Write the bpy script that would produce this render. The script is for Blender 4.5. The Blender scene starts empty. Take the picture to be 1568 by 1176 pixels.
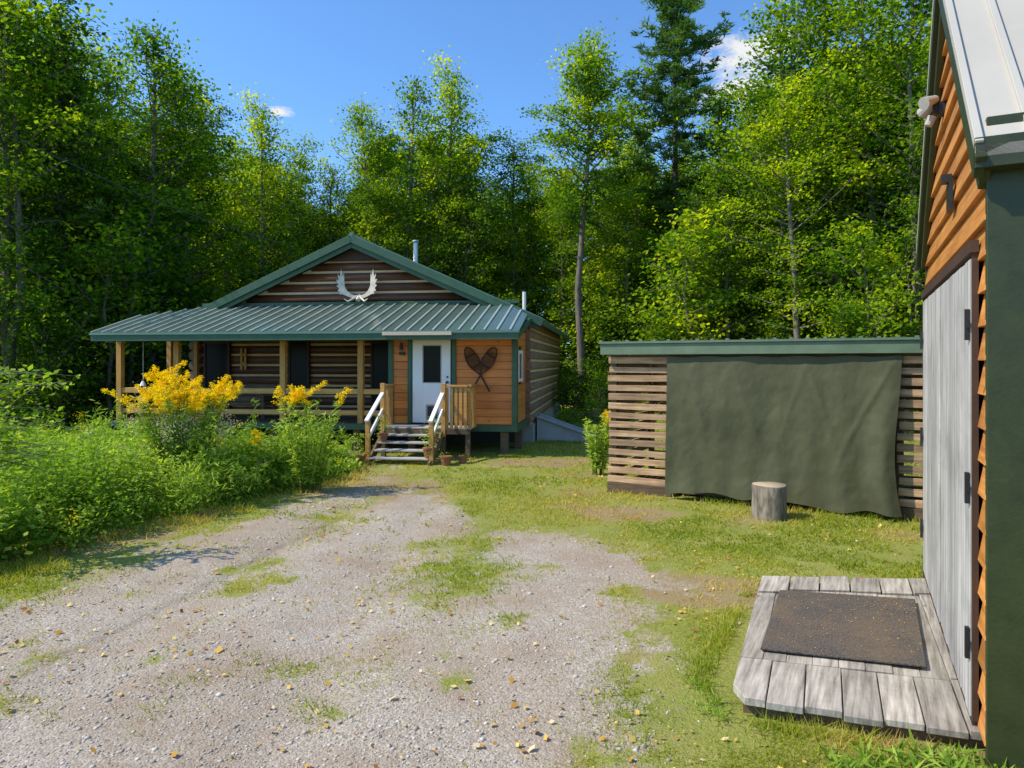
import bpy, math, numpy as np
from mathutils import Vector, Matrix
R = np.random.default_rng(7)
H=2.2; F=1045.0; VH=555.0
def G(u,v,z=0.0):
    d=(H-z)*F/(v-VH); return ((u-784)/F*d, d)
def P(u,v,d): return ((u-784)/F*d, d, H-(v-VH)/F*d)
scene=bpy.context.scene
col=scene.collection

# ---------------------------------------------------------------- noise
def _h(ix,iy,s):
    n=(ix.astype(np.int64)*374761393+iy.astype(np.int64)*668265263+s*1442695041)&0x7fffffff
    n=((n^(n>>13))*1274126177)&0x7fffffff
    n=n^(n>>16)
    return (n&0xffff)/65535.0
def vn(x,y,s=0):
    x=np.asarray(x,float);y=np.asarray(y,float)
    ix=np.floor(x);iy=np.floor(y);fx=x-ix;fy=y-iy
    fx=fx*fx*(3-2*fx);fy=fy*fy*(3-2*fy)
    a=_h(ix,iy,s);b=_h(ix+1,iy,s);c=_h(ix,iy+1,s);d=_h(ix+1,iy+1,s)
    return (a*(1-fx)+b*fx)*(1-fy)+(c*(1-fx)+d*fx)*fy
def fbm(x,y,s=0,o=4):
    t=0;a=.5;f=1
    for i in range(o):
        t=t+a*vn(x*f,y*f,s+i);a*=.5;f*=2.03
    return t/(1-.5**o)
def groove(x,y):
    gx=-3.9+.205*(y-2.6)+.04*np.sin(y*1.3)
    return np.exp(-((x-gx)/.05)**2)*np.clip((y-3.2)/1.5,0,1)*np.clip((11.8-y)/1.5,0,1)*np.clip(fbm(x*1.7,y*1.7,33)*2.2-.35,.15,1)
def hgt(x,y):
    x=np.asarray(x,float);y=np.asarray(y,float)
    rut=np.exp(-((x-(-3.0+.09*(y-5)))/.35)**2)+np.exp(-((x-(-1.4+.02*(y-5)))/.35)**2)
    return (fbm(x*.7,y*.7,3)-.5)*.07+(fbm(x*3.5,y*3.5,12)-.5)*.018-.03*rut*np.clip((13-y)/2,0,1)*np.clip((y-1)/2,0,1)-.012*groove(x,y)

# ---------------------------------------------------------------- mesh helpers
def make_obj(name,V,Fs,mats=(),midx=None,tint=None,parent=None,smooth=False,attr='tint'):
    me=bpy.data.meshes.new(name)
    V=np.asarray(V,dtype=np.float32)
    me.vertices.add(len(V)); me.vertices.foreach_set('co',V.ravel())
    loops=np.concatenate([f.ravel() for f in Fs]).astype(np.int32)
    tot=np.concatenate([np.full(len(f),f.shape[1]) for f in Fs]).astype(np.int32)
    start=np.concatenate([[0],np.cumsum(tot)[:-1]]).astype(np.int32)
    me.loops.add(len(loops)); me.loops.foreach_set('vertex_index',loops)
    me.polygons.add(len(tot)); me.polygons.foreach_set('loop_start',start)
    for m in mats: me.materials.append(m)
    if midx is not None: me.polygons.foreach_set('material_index',np.asarray(midx,dtype=np.int32))
    if smooth: me.polygons.foreach_set('use_smooth',np.ones(len(tot),dtype=bool))
    me.update(calc_edges=True)
    if tint is not None:
        a=me.attributes.new(attr,'FLOAT','POINT'); a.data.foreach_set('value',np.asarray(tint,dtype=np.float32))
    ob=bpy.data.objects.new(name,me); col.objects.link(ob)
    if parent: ob.parent=parent
    return ob
class Acc:
    def __init__(s): s.V=[];s.F=[];s.M=[];s.T=[];s.n=0
    def add(s,V,F,m=0,t=0.5):
        V=np.asarray(V,float);F=np.asarray(F,int)
        s.V.append(V);s.F.append(F+s.n);s.M.append(np.full(len(F),m))
        s.T.append(np.broadcast_to(np.asarray(t,float),(len(V),)).copy());s.n+=len(V)
    def build(s,name,mats,parent=None,smooth=False):
        ks=sorted(set(f.shape[1] for f in s.F)); Fs=[];M=[]
        for k in ks:
            Fs.append(np.concatenate([f for f in s.F if f.shape[1]==k])); M.append(np.concatenate([m for f,m in zip(s.F,s.M) if f.shape[1]==k]))
        return make_obj(name,np.concatenate(s.V),Fs,mats,np.concatenate(M),np.concatenate(s.T),parent,smooth)
def tube(pts,rad,n=6,cap=False):
    pts=np.asarray(pts,float);rad=np.broadcast_to(np.asarray(rad,float),(len(pts),))
    d=np.gradient(pts,axis=0); d/= (np.linalg.norm(d,axis=1,keepdims=True)+1e-9)
    m=d.mean(0); up=np.array([0,0,1.]) if abs(m[2])<.8*np.linalg.norm(m) else np.array([1.,0,0])
    a=np.cross(d,up);a/=(np.linalg.norm(a,axis=1,keepdims=True)+1e-9);b=np.cross(d,a)
    th=np.arange(n)*2*math.pi/n
    V=pts[:,None,:]+rad[:,None,None]*(a[:,None,:]*np.cos(th)[None,:,None]+b[:,None,:]*np.sin(th)[None,:,None])
    V=V.reshape(-1,3); Fq=[]
    for i in range(len(pts)-1):
        for j in range(n):
            k=(j+1)%n; Fq.append((i*n+j,i*n+k,(i+1)*n+k,(i+1)*n+j))
    return V,np.array(Fq)
def leaves(rng,C,size,asp=.6,up=.5,T=None):
    C=np.asarray(C,float);N=len(C);size=np.broadcast_to(size,(N,))[:,None]
    n=rng.normal(size=(N,3));n[:,2]=np.abs(n[:,2])+up;n/=np.linalg.norm(n,axis=1,keepdims=True)
    t=rng.normal(size=(N,3)) if T is None else T
    t=t-n*(t*n).sum(1,keepdims=True);t/=np.linalg.norm(t,axis=1,keepdims=True)+1e-9
    b=np.cross(n,t)
    V=np.stack([C-t*size*.5,C+b*size*asp*.5-t*size*.05,C+t*size*.5,C-b*size*asp*.5-t*size*.05],1).reshape(-1,3)
    return V,np.arange(N*4).reshape(N,4)

class MB:
    def __init__(s): s.v=[];s.f=[]
    def box(s,x0,x1,y0,y1,z0,z1):
        n=len(s.v); s.v+=[(x,y,z) for z in (z0,z1) for y in (y0,y1) for x in (x0,x1)]
        s.f+=[tuple(n+i for i in q) for q in ((0,2,3,1),(4,5,7,6),(0,1,5,4),(2,6,7,3),(0,4,6,2),(1,3,7,5))]
    def beam(s,p0,p1,w,h,up=(0,0,1)):
        p0=Vector(p0);p1=Vector(p1);d=(p1-p0).normalized();sd=d.cross(Vector(up)).normalized()*w/2;u=sd.cross(d).normalized()*h/2
        n=len(s.v)
        for p in (p0,p1):
            for a in (-1,1):
                for b in (-1,1): s.v.append(tuple(p+sd*a+u*b))
        s.f+=[tuple(n+i for i in q) for q in ((0,1,3,2),(4,6,7,5),(0,4,5,1),(2,3,7,6),(0,2,6,4),(1,5,7,3))]
    def cyl(s,p0,p1,r0,r1=None,k=12):
        r1=r0 if r1 is None else r1
        p0=Vector(p0);p1=Vector(p1);d=(p1-p0).normalized()
        a=d.orthogonal().normalized();b=d.cross(a);n=len(s.v)
        for p,r in((p0,r0),(p1,r1)):
            for j in range(k):
                t=2*math.pi*j/k; s.v.append(tuple(p+a*math.cos(t)*r+b*math.sin(t)*r))
        for j in range(k): s.f.append((n+j,n+(j+1)%k,n+k+(j+1)%k,n+k+j))
        s.f.append(tuple(n+j for j in reversed(range(k))));s.f.append(tuple(n+k+j for j in range(k)))
    def prism(s,poly,off):
        n=len(s.v);k=len(poly);o=Vector(off)
        s.v+=[tuple(p) for p in poly]+[tuple(Vector(p)+o) for p in poly]
        s.f.append(tuple(range(n,n+k)));s.f.append(tuple(reversed(range(n+k,n+2*k))))
        for j in range(k): s.f.append((n+j,n+k+j,n+k+(j+1)%k,n+(j+1)%k))
    def tubep(s,pts,rad,k=6):
        V,Fq=tube(pts,rad,k);n=len(s.v);s.v+=[tuple(p) for p in V];s.f+=[tuple(int(i)+n for i in q) for q in Fq]
    def build(s,name,mat,parent=None,bevel=0,smooth=False):
        me=bpy.data.meshes.new(name);me.from_pydata(s.v,[],s.f);me.materials.append(mat);me.update()
        import bmesh
        bm=bmesh.new();bm.from_mesh(me);bmesh.ops.recalc_face_normals(bm,faces=bm.faces);bm.to_mesh(me);bm.free()
        ob=bpy.data.objects.new(name,me);col.objects.link(ob)
        if parent: ob.parent=parent
        if bevel:
            b=ob.modifiers.new('b','BEVEL');b.width=bevel;b.segments=1;b.limit_method='ANGLE';b.angle_limit=math.radians(50)
        if smooth:
            for p in me.polygons: p.use_smooth=len(p.vertices)==4
        return ob
def empty(name,loc,rotz):
    e=bpy.data.objects.new(name,None);col.objects.link(e);e.location=loc;e.rotation_euler=(0,0,rotz);return e

# ---------------------------------------------------------------- materials
def newmat(name):
    m=bpy.data.materials.new(name);m.use_nodes=True;nt=m.node_tree;b=nt.nodes['Principled BSDF'];return m,nt,b
def N(nt,t,**k):
    n=nt.nodes.new(t)
    for a,v in k.items(): setattr(n,a,v)
    return n
def ramp(nt,fac,stops):
    r=nt.nodes.new('ShaderNodeValToRGB');e=r.color_ramp.elements
    while len(e)<len(stops): e.new(.5)
    for x,(p,c) in zip(e,stops): x.position=p;x.color=(*c,1)
    nt.links.new(fac,r.inputs[0]);return r.outputs[0]
def mix(nt,fac,a,b,typ='MIX'):
    m=nt.nodes.new('ShaderNodeMix');m.data_type='RGBA';m.blend_type=typ
    for s,v in ((0,fac),(6,a),(7,b)):
        if hasattr(v,'links'): nt.links.new(v,m.inputs[s])
        elif s==0: m.inputs[0].default_value=v
        else: m.inputs[s].default_value=(*v,1)
    return m.outputs[2]
def math_(nt,op,a,b=0.0):
    m=nt.nodes.new('ShaderNodeMath');m.operation=op
    for s,v in ((0,a),(1,b)):
        if hasattr(v,'links'): nt.links.new(v,m.inputs[s])
        else: m.inputs[s].default_value=v
    return m.outputs[0]
def noise(nt,vec,scale,detail=5,rough=.6):
    n=nt.nodes.new('ShaderNodeTexNoise');n.inputs['Scale'].default_value=scale;n.inputs['Detail'].default_value=detail;n.inputs['Roughness'].default_value=rough
    nt.links.new(vec,n.inputs['Vector']);return n.outputs['Fac']
def ocoord(nt,scale=(1,1,1)):
    t=nt.nodes.new('ShaderNodeTexCoord');m=nt.nodes.new('ShaderNodeMapping');m.inputs['Scale'].default_value=scale
    nt.links.new(t.outputs['Object'],m.inputs['Vector']);return m.outputs[0]
def bump(nt,b,h,strength=.3,dist=.01):
    n=nt.nodes.new('ShaderNodeBump');n.inputs['Strength'].default_value=strength;n.inputs['Distance'].default_value=dist
    nt.links.new(h,n.inputs['Height']);nt.links.new(n.outputs[0],b.inputs['Normal'])
def wood(name,c1,c2,stretch=(1.5,25,25),rough=.7,vary=.35,knots=0.0,dirt=0.25,bs=.35):
    m,nt,b=newmat(name)
    v=ocoord(nt,stretch);g=noise(nt,v,1.0,6,.65)
    c=ramp(nt,g,[(.3,c1),(.7,c2)])
    geo=nt.nodes.new('ShaderNodeNewGeometry');ri=geo.outputs['Random Per Island']
    k=math_(nt,'ADD',math_(nt,'MULTIPLY',ri,vary),1-vary*.6)
    comb=nt.nodes.new('ShaderNodeCombineColor')
    for i in range(3): nt.links.new(k,comb.inputs[i])
    c=mix(nt,1.0,c,comb.outputs[0],'MULTIPLY')
    d=noise(nt,ocoord(nt),1.7,5,.7)
    c=mix(nt,math_(nt,'MULTIPLY',ramp(nt,d,[(.45,(0,0,0)),(.75,(1,1,1))]),dirt),c,tuple(x*.35 for x in c1))
    if knots:
        vo=nt.nodes.new('ShaderNodeTexVoronoi');vo.inputs['Scale'].default_value=2.6;nt.links.new(ocoord(nt,(1,1,1.5)),vo.inputs['Vector'])
        kn=ramp(nt,vo.outputs['Distance'],[(.05,(1,1,1)),(.09,(0,0,0))])
        c=mix(nt,math_(nt,'MULTIPLY',kn,knots),c,tuple(x*.25 for x in c1))
    nt.links.new(c,b.inputs['Base Color']);b.inputs['Roughness'].default_value=rough
    bump(nt,b,g,bs,.006);return m
def plain(name,c,rough=.6,var=.15,metal=0.0,nscale=3,bs=.0,spec=.5):
    m,nt,b=newmat(name);n=noise(nt,ocoord(nt),nscale,6,.65)
    cc=ramp(nt,n,[(.25,tuple(x*(1-var) for x in c)),(.75,tuple(min(1,x*(1+var)) for x in c))])
    nt.links.new(cc,b.inputs['Base Color']);b.inputs['Roughness'].default_value=rough;b.inputs['Metallic'].default_value=metal
    b.inputs['Specular IOR Level'].default_value=spec
    if bs: bump(nt,b,noise(nt,ocoord(nt),nscale*8,4),bs,.01)
    return m
def leafmat(name,stops,trans=.35,objvar=.25,tm=(1.7,1.8,.5)):
    m,nt,b=newmat(name)
    a=nt.nodes.new('ShaderNodeAttribute');a.attribute_name='tint'
    f=a.outputs['Fac']
    if objvar:
        oi=nt.nodes.new('ShaderNodeObjectInfo')
        f=math_(nt,'ADD',f,math_(nt,'MULTIPLY',math_(nt,'SUBTRACT',oi.outputs['Random'],.5),objvar))
    c=ramp(nt,f,stops)
    nt.nodes.remove(b);b=nt.nodes.new('ShaderNodeBsdfDiffuse');nt.links.new(c,b.inputs[0])
    tr=nt.nodes.new('ShaderNodeBsdfTranslucent');nt.links.new(mix(nt,1.0,c,tm,'MULTIPLY'),tr.inputs[0])
    ms=nt.nodes.new('ShaderNodeMixShader');ms.inputs[0].default_value=trans
    nt.links.new(b.outputs[0],ms.inputs[1]);nt.links.new(tr.outputs[0],ms.inputs[2])
    nt.links.new(ms.outputs[0],nt.nodes['Material Output'].inputs[0]);return m

M_leaf=leafmat('leaf_deciduous',[(0,(.026,.066,.010)),(.4,(.095,.19,.015)),(.7,(.25,.36,.018)),(1,(.55,.57,.02))],.48,.4)
M_pine=leafmat('pine_needles',[(0,(.04,.09,.025)),(.6,(.11,.20,.045)),(1,(.24,.33,.07))],.3,.1)
M_weed=leafmat('weed_leaf',[(0,(.08,.14,.02)),(.5,(.21,.33,.04)),(1,(.47,.56,.11))],.4,0)
M_blade=leafmat('grass_blade',[(0,(.13,.18,.015)),(.5,(.29,.34,.035)),(.8,(.46,.41,.08)),(1,(.55,.40,.15))],.4,0)
M_flower=leafmat('goldenrod_flower',[(0,(.92,.58,.01)),(1,(1.0,.82,.02))],.35,0,(1.1,1.1,.4))
M_fluff=leafmat('seed_fluff',[(0,(.42,.36,.28)),(1,(.72,.64,.54))],.2,0)
M_fallen=leafmat('fallen_leaf',[(0,(.30,.10,.03)),(.35,(.58,.34,.07)),(.7,(.72,.52,.14)),(1,(.68,.56,.42))],.1,0)
M_bark=wood('bark',(.09,.07,.052),(.28,.235,.18),(14,14,3),.9,.2,dirt=.4,bs=.8)
M_bark2=wood('bark_dark',(.055,.042,.032),(.16,.12,.09),(14,14,3),.9,.2,bs=.8)
M_log=wood('stained_log',(.085,.028,.011),(.20,.072,.027),(1.2,18,18),.5,.5)
M_logside=wood('weathered_log',(.16,.085,.04),(.36,.21,.11),(18,1.2,18),.6,.4)
M_chink=plain('chinking',(.66,.46,.25),.85,.2)
M_orange=wood('orange_board',(.55,.15,.022),(.84,.28,.046),(1.6,22,22),.5,.45,knots=.8,dirt=.15)
M_orange2=wood('cedar_siding',(.40,.135,.025),(.78,.33,.07),(1.3,22,22),.5,.6,knots=.6,dirt=.45)
M_post=wood('porch_timber',(.42,.19,.035),(.66,.34,.08),(16,16,3),.6,.3)
M_rail=wood('porch_rail_wood',(.45,.21,.04),(.70,.38,.11),(2,20,20),.6,.3)
M_green=plain('green_paint',(.045,.105,.05),.5,.25,nscale=4)
M_green2=plain('green_fascia',(.13,.185,.11),.5,.2,nscale=4)
M_dgreen=plain('dark_green_paint',(.034,.044,.012),.45,.35,nscale=5,bs=.2)
M_roof=plain('green_metal_roof',(.14,.21,.16),.24,.14,metal=.5,nscale=1.5)
M_rib=plain('glint_roof_rib',(.46,.50,.43),.35,.2,metal=.4,nscale=3)  # sun glints on the ribs, painted in as a paler colour
M_white=plain('white_paint',(.87,.83,.77),.45,.04)
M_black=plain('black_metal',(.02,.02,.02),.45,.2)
M_glass=plain('dark_glass',(.012,.014,.014),.05,.1,spec=.6)
M_pglass=plain('porch_glass',(.012,.010,.008),.3,.1,spec=.15)
M_beige=plain('beige_metal',(.60,.49,.36),.5,.1)
M_conc=plain('concrete',(.36,.33,.28),.9,.2,nscale=5,bs=.3)
M_grey=plain('weathered_grey',(.40,.38,.345),.8,.25,nscale=3,bs=.2)
M_steel=plain('galvanised_pipe',(.45,.45,.45),.35,.15,metal=.8)
M_slat=wood('rough_slat',(.26,.145,.07),(.70,.46,.26),(1.6,26,26),.85,.6,dirt=.5)
M_slatd=wood('dark_timber',(.10,.06,.032),(.21,.14,.08),(3,20,20),.9,.4)
M_doorw=wood('whitewashed_plank',(.25,.23,.205),(.60,.565,.52),(22,22,1.0),.75,.3,dirt=.5)
M_plank=wood('grey_deck_plank',(.18,.15,.115),(.62,.55,.45),(30,2.0,8),.85,.45,knots=.5,dirt=.45,bs=.7)
M_metalw=plain('pale_metal_roof',(.48,.44,.37),.55,.1,metal=.0,nscale=1)
M_terra=plain('terracotta',(.30,.11,.06),.8,.2)
M_antler=plain('antler_bone',(.68,.59,.46),.6,.3,nscale=8)
M_brown=plain('dark_brown',(.055,.026,.013),.7,.3)
M_cable=plain('cable',(.04,.04,.04),.6,.1)
M_mat,nt,b=newmat('rubber_mat')
n=noise(nt,ocoord(nt),70,4,.7);n2=noise(nt,ocoord(nt),2.5,5,.7)
c=ramp(nt,n,[(.35,(.05,.044,.038)),(.65,(.17,.145,.12))])
c=mix(nt,ramp(nt,n2,[(.45,(0,0,0)),(.75,(.7,.7,.7))]),c,(.22,.15,.09))
nt.links.new(c,b.inputs['Base Color']);b.inputs['Roughness'].default_value=.97;b.inputs['Specular IOR Level'].default_value=.1;bump(nt,b,n,.8,.01)

M_tarp,nt,b=newmat('olive_tarp')
n=noise(nt,ocoord(nt),1.2,6,.6);c=ramp(nt,n,[(.3,(.064,.066,.030)),(.7,(.102,.104,.052))])
nt.links.new(c,b.inputs['Base Color']);b.inputs['Roughness'].default_value=.65;b.inputs['Specular IOR Level'].default_value=.3
bump(nt,b,noise(nt,ocoord(nt,(1,1,.5)),5,5),.4,.03)

# ground material
M_ground,nt,b=newmat('ground_grass_gravel')
def attr(n_):
    a=nt.nodes.new('ShaderNodeAttribute');a.attribute_name=n_;return a.outputs['Fac']
oc=ocoord(nt)
g1=noise(nt,oc,1.1,6,.65);g2=noise(nt,oc,38,5,.7);n6=noise(nt,oc,6,7,.8)
grass=mix(nt,.5,ramp(nt,g1,[(.3,(.15,.20,.03)),(.5,(.27,.29,.055)),(.7,(.40,.32,.13))]),ramp(nt,g2,[(.3,(.10,.10,.03)),(.7,(.38,.39,.09))]))
bm_=ramp(nt,math_(nt,'ADD',attr('bare'),math_(nt,'MULTIPLY',math_(nt,'SUBTRACT',n6,.5),1.2)),[(.4,(0,0,0)),(.75,(.8,.8,.8))])
grass=mix(nt,bm_,grass,mix(nt,g2,(.20,.125,.07),(.44,.31,.18)))
vo=nt.nodes.new('ShaderNodeTexVoronoi');vo.inputs['Scale'].default_value=60;nt.links.new(oc,vo.inputs['Vector'])
sep=nt.nodes.new('ShaderNodeSeparateColor');nt.links.new(vo.outputs['Color'],sep.inputs[0])
st=ramp(nt,sep.outputs[0],[(0,(.23,.19,.145)),(.5,(.42,.355,.28)),(.85,(.54,.475,.39)),(1,(.72,.66,.57))])
vo2=nt.nodes.new('ShaderNodeTexVoronoi');vo2.inputs['Scale'].default_value=150;nt.links.new(oc,vo2.inputs['Vector'])
sep2=nt.nodes.new('ShaderNodeSeparateColor');nt.links.new(vo2.outputs['Color'],sep2.inputs[0])
st2=ramp(nt,sep2.outputs[1],[(0,(.26,.215,.16)),(1,(.56,.485,.39))])
st=mix(nt,.55,st,st2)
dirt=noise(nt,oc,.75,6,.7)
st=mix(nt,ramp(nt,dirt,[(.42,(0,0,0)),(.66,(.8,.8,.8))]),st,(.33,.235,.155))
st=mix(nt,math_(nt,'MULTIPLY',attr('groove'),.6),st,(.14,.115,.08))
gm=ramp(nt,math_(nt,'ADD',attr('gravel'),math_(nt,'MULTIPLY',math_(nt,'SUBTRACT',n6,.5),1.8)),[(.36,(0,0,0)),(.62,(1,1,1))])
cc=mix(nt,gm,grass,st)
fl=ramp(nt,noise(nt,oc,4,6,.7),[(.3,(.045,.038,.02)),(.6,(.10,.085,.04)),(.8,(.12,.15,.04))])
cc=mix(nt,attr('forest'),cc,fl)
nt.links.new(cc,b.inputs['Base Color']);b.inputs['Roughness'].default_value=.95;b.inputs['Specular IOR Level'].default_value=.1
hh=math_(nt,'ADD',math_(nt,'MULTIPLY',vo.outputs['Distance'],-.5),math_(nt,'MULTIPLY',g2,.8))
bump(nt,b,hh,.7,.018)

# ---------------------------------------------------------------- plan masks
def pdist(px,py,poly):
    px=np.asarray(px,float);py=np.asarray(py,float);inside=np.zeros(px.shape,bool);dm=np.full(px.shape,1e9)
    n=len(poly)
    for i in range(n):
        x0,y0=poly[i];x1,y1=poly[(i+1)%n]
        c=((y0>py)!=(y1>py))&(px<(x1-x0)*(py-y0)/((y1-y0)+1e-12)+x0);inside^=c
        dx,dy=x1-x0,y1-y0;t=np.clip(((px-x0)*dx+(py-y0)*dy)/(dx*dx+dy*dy),0,1)
        dm=np.minimum(dm,np.hypot(px-x0-t*dx,py-y0-t*dy))
    return np.where(inside,dm,-dm)
drive=[(-5.8,-6),(-5.6,2),(-4.9,5.6),(-4.45,6.9),(-3.9,9.4),(-3.35,11.2),(-3.1,12.8),(-3.1,15.0),(-.9,15.0),(-.7,12.5),(-.3,10.6),(.3,9.3),(1.0,8.5),(1.65,7.8),(1.5,6.6),(1.0,5.3),(.75,4.5),(.6,3.6),(.55,-6)]
def gravel(x,y):
    d=pdist(x,y,drive)
    g=np.clip(.5+d*.75,0,1)
    yc=np.clip((y-3.5)/3,0,1)
    strip=np.exp(-((x-(-.75-.06*(y-8)-.35*np.sin(y*.5)))/.65)**2)*yc*.43
    strip2=np.exp(-((x-(-2.4+.06*(y-8)+.1*np.sin(y*.6)))/.35)**2)*.34*np.clip((y-4)/3,0,1)
    far=np.clip((y-9.0)/4,0,1)*.36
    pat=(fbm(x*1.1,y*1.1,21)-.5)*1.6
    pat2=np.clip((fbm(x*2.6,y*2.6,27)-.54)*3,0,1)*.62
    return np.clip(g-strip-strip2-far-pat*.45-pat2,0,1)
def bare(x,y):
    b_=np.clip((fbm(x*.6,y*.6,88)-.55)*5,0,.8)
    for cx,cy,r in((1.1,11.6,.7),(.9,5.2,.4),(1.9,3.55,.7),(3.2,9.4,.6),(5.0,8.6,.5)): b_=np.maximum(b_,np.exp(-((x-cx)**2+(y-cy)**2)/r**2)*.65)
    return np.clip(b_,0,1)
clearing=[(-15,-8),(-14.5,8),(-13.5,19),(-11.5,25),(-10,34),(0,36),(4.5,33),(8,26),(12.5,20),(17,15),(17,-8)]
def forestm(x,y): return np.clip(.3-pdist(x,y,clearing)*.35+(fbm(x*.6,y*.6,5)-.5),0,1)

xs=np.concatenate([[-900,-400,-200,-110,-70,-50,-38],np.arange(-30,-8,.6),np.arange(-8,-5,.12),np.arange(-5,2,.06),np.arange(2,8,.12),np.arange(8,30,.6),[38,50,70,110,200,400,900]])
ys=np.concatenate([[-300,-80,-30,-10,-4],np.arange(0,2.4,.4),np.arange(2.4,14,.09),np.arange(14,18,.15),np.arange(18,46,.6),[55,70,100,180,350,700,1500]])
X,Y=np.meshgrid(xs,ys);nx,ny=len(xs),len(ys)
Z=hgt(X,Y)*np.clip(1.5-np.hypot(X,Y-10)/40,0,1)
idx=np.arange(nx*ny).reshape(ny,nx)
Fq=np.stack([idx[:-1,:-1],idx[:-1,1:],idx[1:,1:],idx[1:,:-1]],-1).reshape(-1,4)
V=np.stack([X,Y,Z],-1).reshape(-1,3)
gr=gravel(X,Y).ravel();fo=forestm(X,Y).ravel();ba=bare(X,Y).ravel();gv_=groove(X,Y).ravel()
def addattr(ob,n_,v):
    a=ob.data.attributes.new(n_,'FLOAT','POINT');a.data.foreach_set('value',np.ascontiguousarray(v,dtype=np.float32))
g=make_obj('ground',V,[Fq],[M_ground],smooth=True,tint=gr*0,attr='gravel')
addattr(g,'forest',fo);addattr(g,'bare',ba)
dmask=(pdist(X,Y,drive).ravel()>-.75)
keep=(dmask[Fq].max(1))&(V[Fq][:,:,1].max(1)<16)&(V[Fq][:,:,1].min(1)>=-10.1)
V2=V.copy();V2[:,2]+=.005
u_,inv=np.unique(Fq[keep],return_inverse=True)
dv=make_obj('gravel_driveway',V2[u_],[inv.reshape(-1,4)],[M_ground],smooth=True,tint=gr[u_],attr='gravel')
addattr(dv,'bare',ba[u_]);addattr(dv,'groove',gv_[u_])

# ---------------------------------------------------------------- grass blades
plat=[(1.33,4.62),(1.40,4.25),(2.78,3.82),(4.1,6.62),(2.44,6.72)]
def frame_pt(o,ang,x,y): c,s=math.cos(ang),math.sin(ang);return (o[0]+c*x-s*y,o[1]+s*x+c*y)
CO=(-4.34,19.2);CA=math.radians(-7.95)
WO=(1.686,11.67);WA=math.radians(-28)
SO=(2.59,3.68);SA=math.radians(63.3)
def foot(o,a,x0,x1,y0,y1): return [frame_pt(o,a,*p) for p in((x0,y0),(x1,y0),(x1,y1),(x0,y1))]
feet=[foot(CO,CA,-5.4,4.8,-2.3,11),foot(WO,WA,0,5.2,0,2.2),foot(SO,SA,0,3.56,-5,0),plat]
bed=[(-15,2),(-8.2,4.6),(-5.75,6.2),(-5.35,7.3),(-4.75,9.0),(-4.15,10.6),(-3.35,11.9),(-3.35,14.2),(-3.6,15.6),(-10,17.2),(-15,18)]
def free(x,y,m=0.0):
    ok=np.ones(x.shape,bool)
    for f in feet: ok&=pdist(x,y,f)<m
    return ok
Nb=430000
d=np.exp(R.uniform(np.log(2.6),np.log(34),Nb));x=R.uniform(-.82,.82,Nb)*d;y=d
gv=gravel(x,y);cl=fbm(x*3,y*3,9);cl2=fbm(x*.9,y*.9,14)
acc=((1-gv)**1.3*(1-.8*bare(x,y))*np.clip(.02+2.4*(cl-.3)+1.6*(cl2-.47),.02,1)>R.uniform(0,1,Nb)*.8)&free(x,y)&(forestm(x,y)<.5)
acc&=~((gv>.8)&(R.uniform(0,1,Nb)<.6))
x,y,d,gv=x[acc],y[acc],d[acc],gv[acc];n=len(x)
h=R.uniform(.014,.036,n)*(1+.7*fbm(x*1.5,y*1.5,31))*(1+d*.015)
edge=np.abs(pdist(x,y,bed)+.15)<.35;h=np.where(edge,h*2.2,h)
pe=(pdist(x,y,plat)>-.16)|(pdist(x,y,feet[2])>-.25)|(pdist(x,y,feet[1])>-.25);h=np.where(pe,h*2.0,h)
w=np.maximum(.0035,.0010*d);th=R.uniform(0,math.pi,n);ln=R.normal(0,.6,(n,2))*h[:,None]
z=hgt(x,y)
B=np.stack([x,y,z],1);dx=np.stack([np.cos(th)*w,np.sin(th)*w,0*w],1)
T=B+np.stack([ln[:,0],ln[:,1],h],1)
V=np.stack([B-dx,B+dx,T],1).reshape(-1,3)
dry=np.clip((fbm(x*.8,y*.8,41)-.42)*2.2,0,.45)+np.where(edge,.28,0)+.3*bare(x,y)
tt=np.repeat(np.clip(R.normal(.36,.18,n)+dry,0,1),3)
make_obj('lawn_grass',V,[np.arange(n*3).reshape(n,3)],[M_blade],tint=tt)

# ---------------------------------------------------------------- stones on driveway
Ns=36000
d=np.exp(R.uniform(np.log(3),np.log(13),Ns));x=R.uniform(-.8,.4,Ns)*d;y=d
acc=(gravel(x,y)*np.clip(fbm(x*1.3,y*1.3,44)*2.2-.4,.15,1)>R.uniform(.1,.9,Ns))&free(x,y);x,y,d=x[acc],y[acc],d[acc];n=len(x)
s=np.clip(R.lognormal(math.log(.0055),.55,n),.003,.026)*(1+d*.03)
o=np.array([[1,0,0],[0,1,0],[-1,0,0],[0,-1,0],[0,0,.6],[0,0,-.6]])
jit=R.uniform(.6,1.3,(n,6,1));V=np.stack([x,y,hgt(x,y)+.006],1)[:,None,:]+o[None]*s[:,None,None]*jit
f=np.array([[0,1,4],[1,2,4],[2,3,4],[3,0,4],[1,0,5],[2,1,5],[3,2,5],[0,3,5]])
Fs=(f[None]+6*np.arange(n)[:,None,None]).reshape(-1,3)
M_stone,nt,b=newmat('gravel_stone');a=nt.nodes.new('ShaderNodeAttribute');a.attribute_name='tint'
nt.links.new(ramp(nt,a.outputs['Fac'],[(0,(.20,.165,.13)),(.5,(.43,.37,.30)),(1,(.70,.645,.56))]),b.inputs['Base Color']);b.inputs['Roughness'].default_value=.9
make_obj('gravel_stones',V.reshape(-1,3),[Fs],[M_stone],tint=np.repeat(R.beta(2.4,2.3,n),6))

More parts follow.
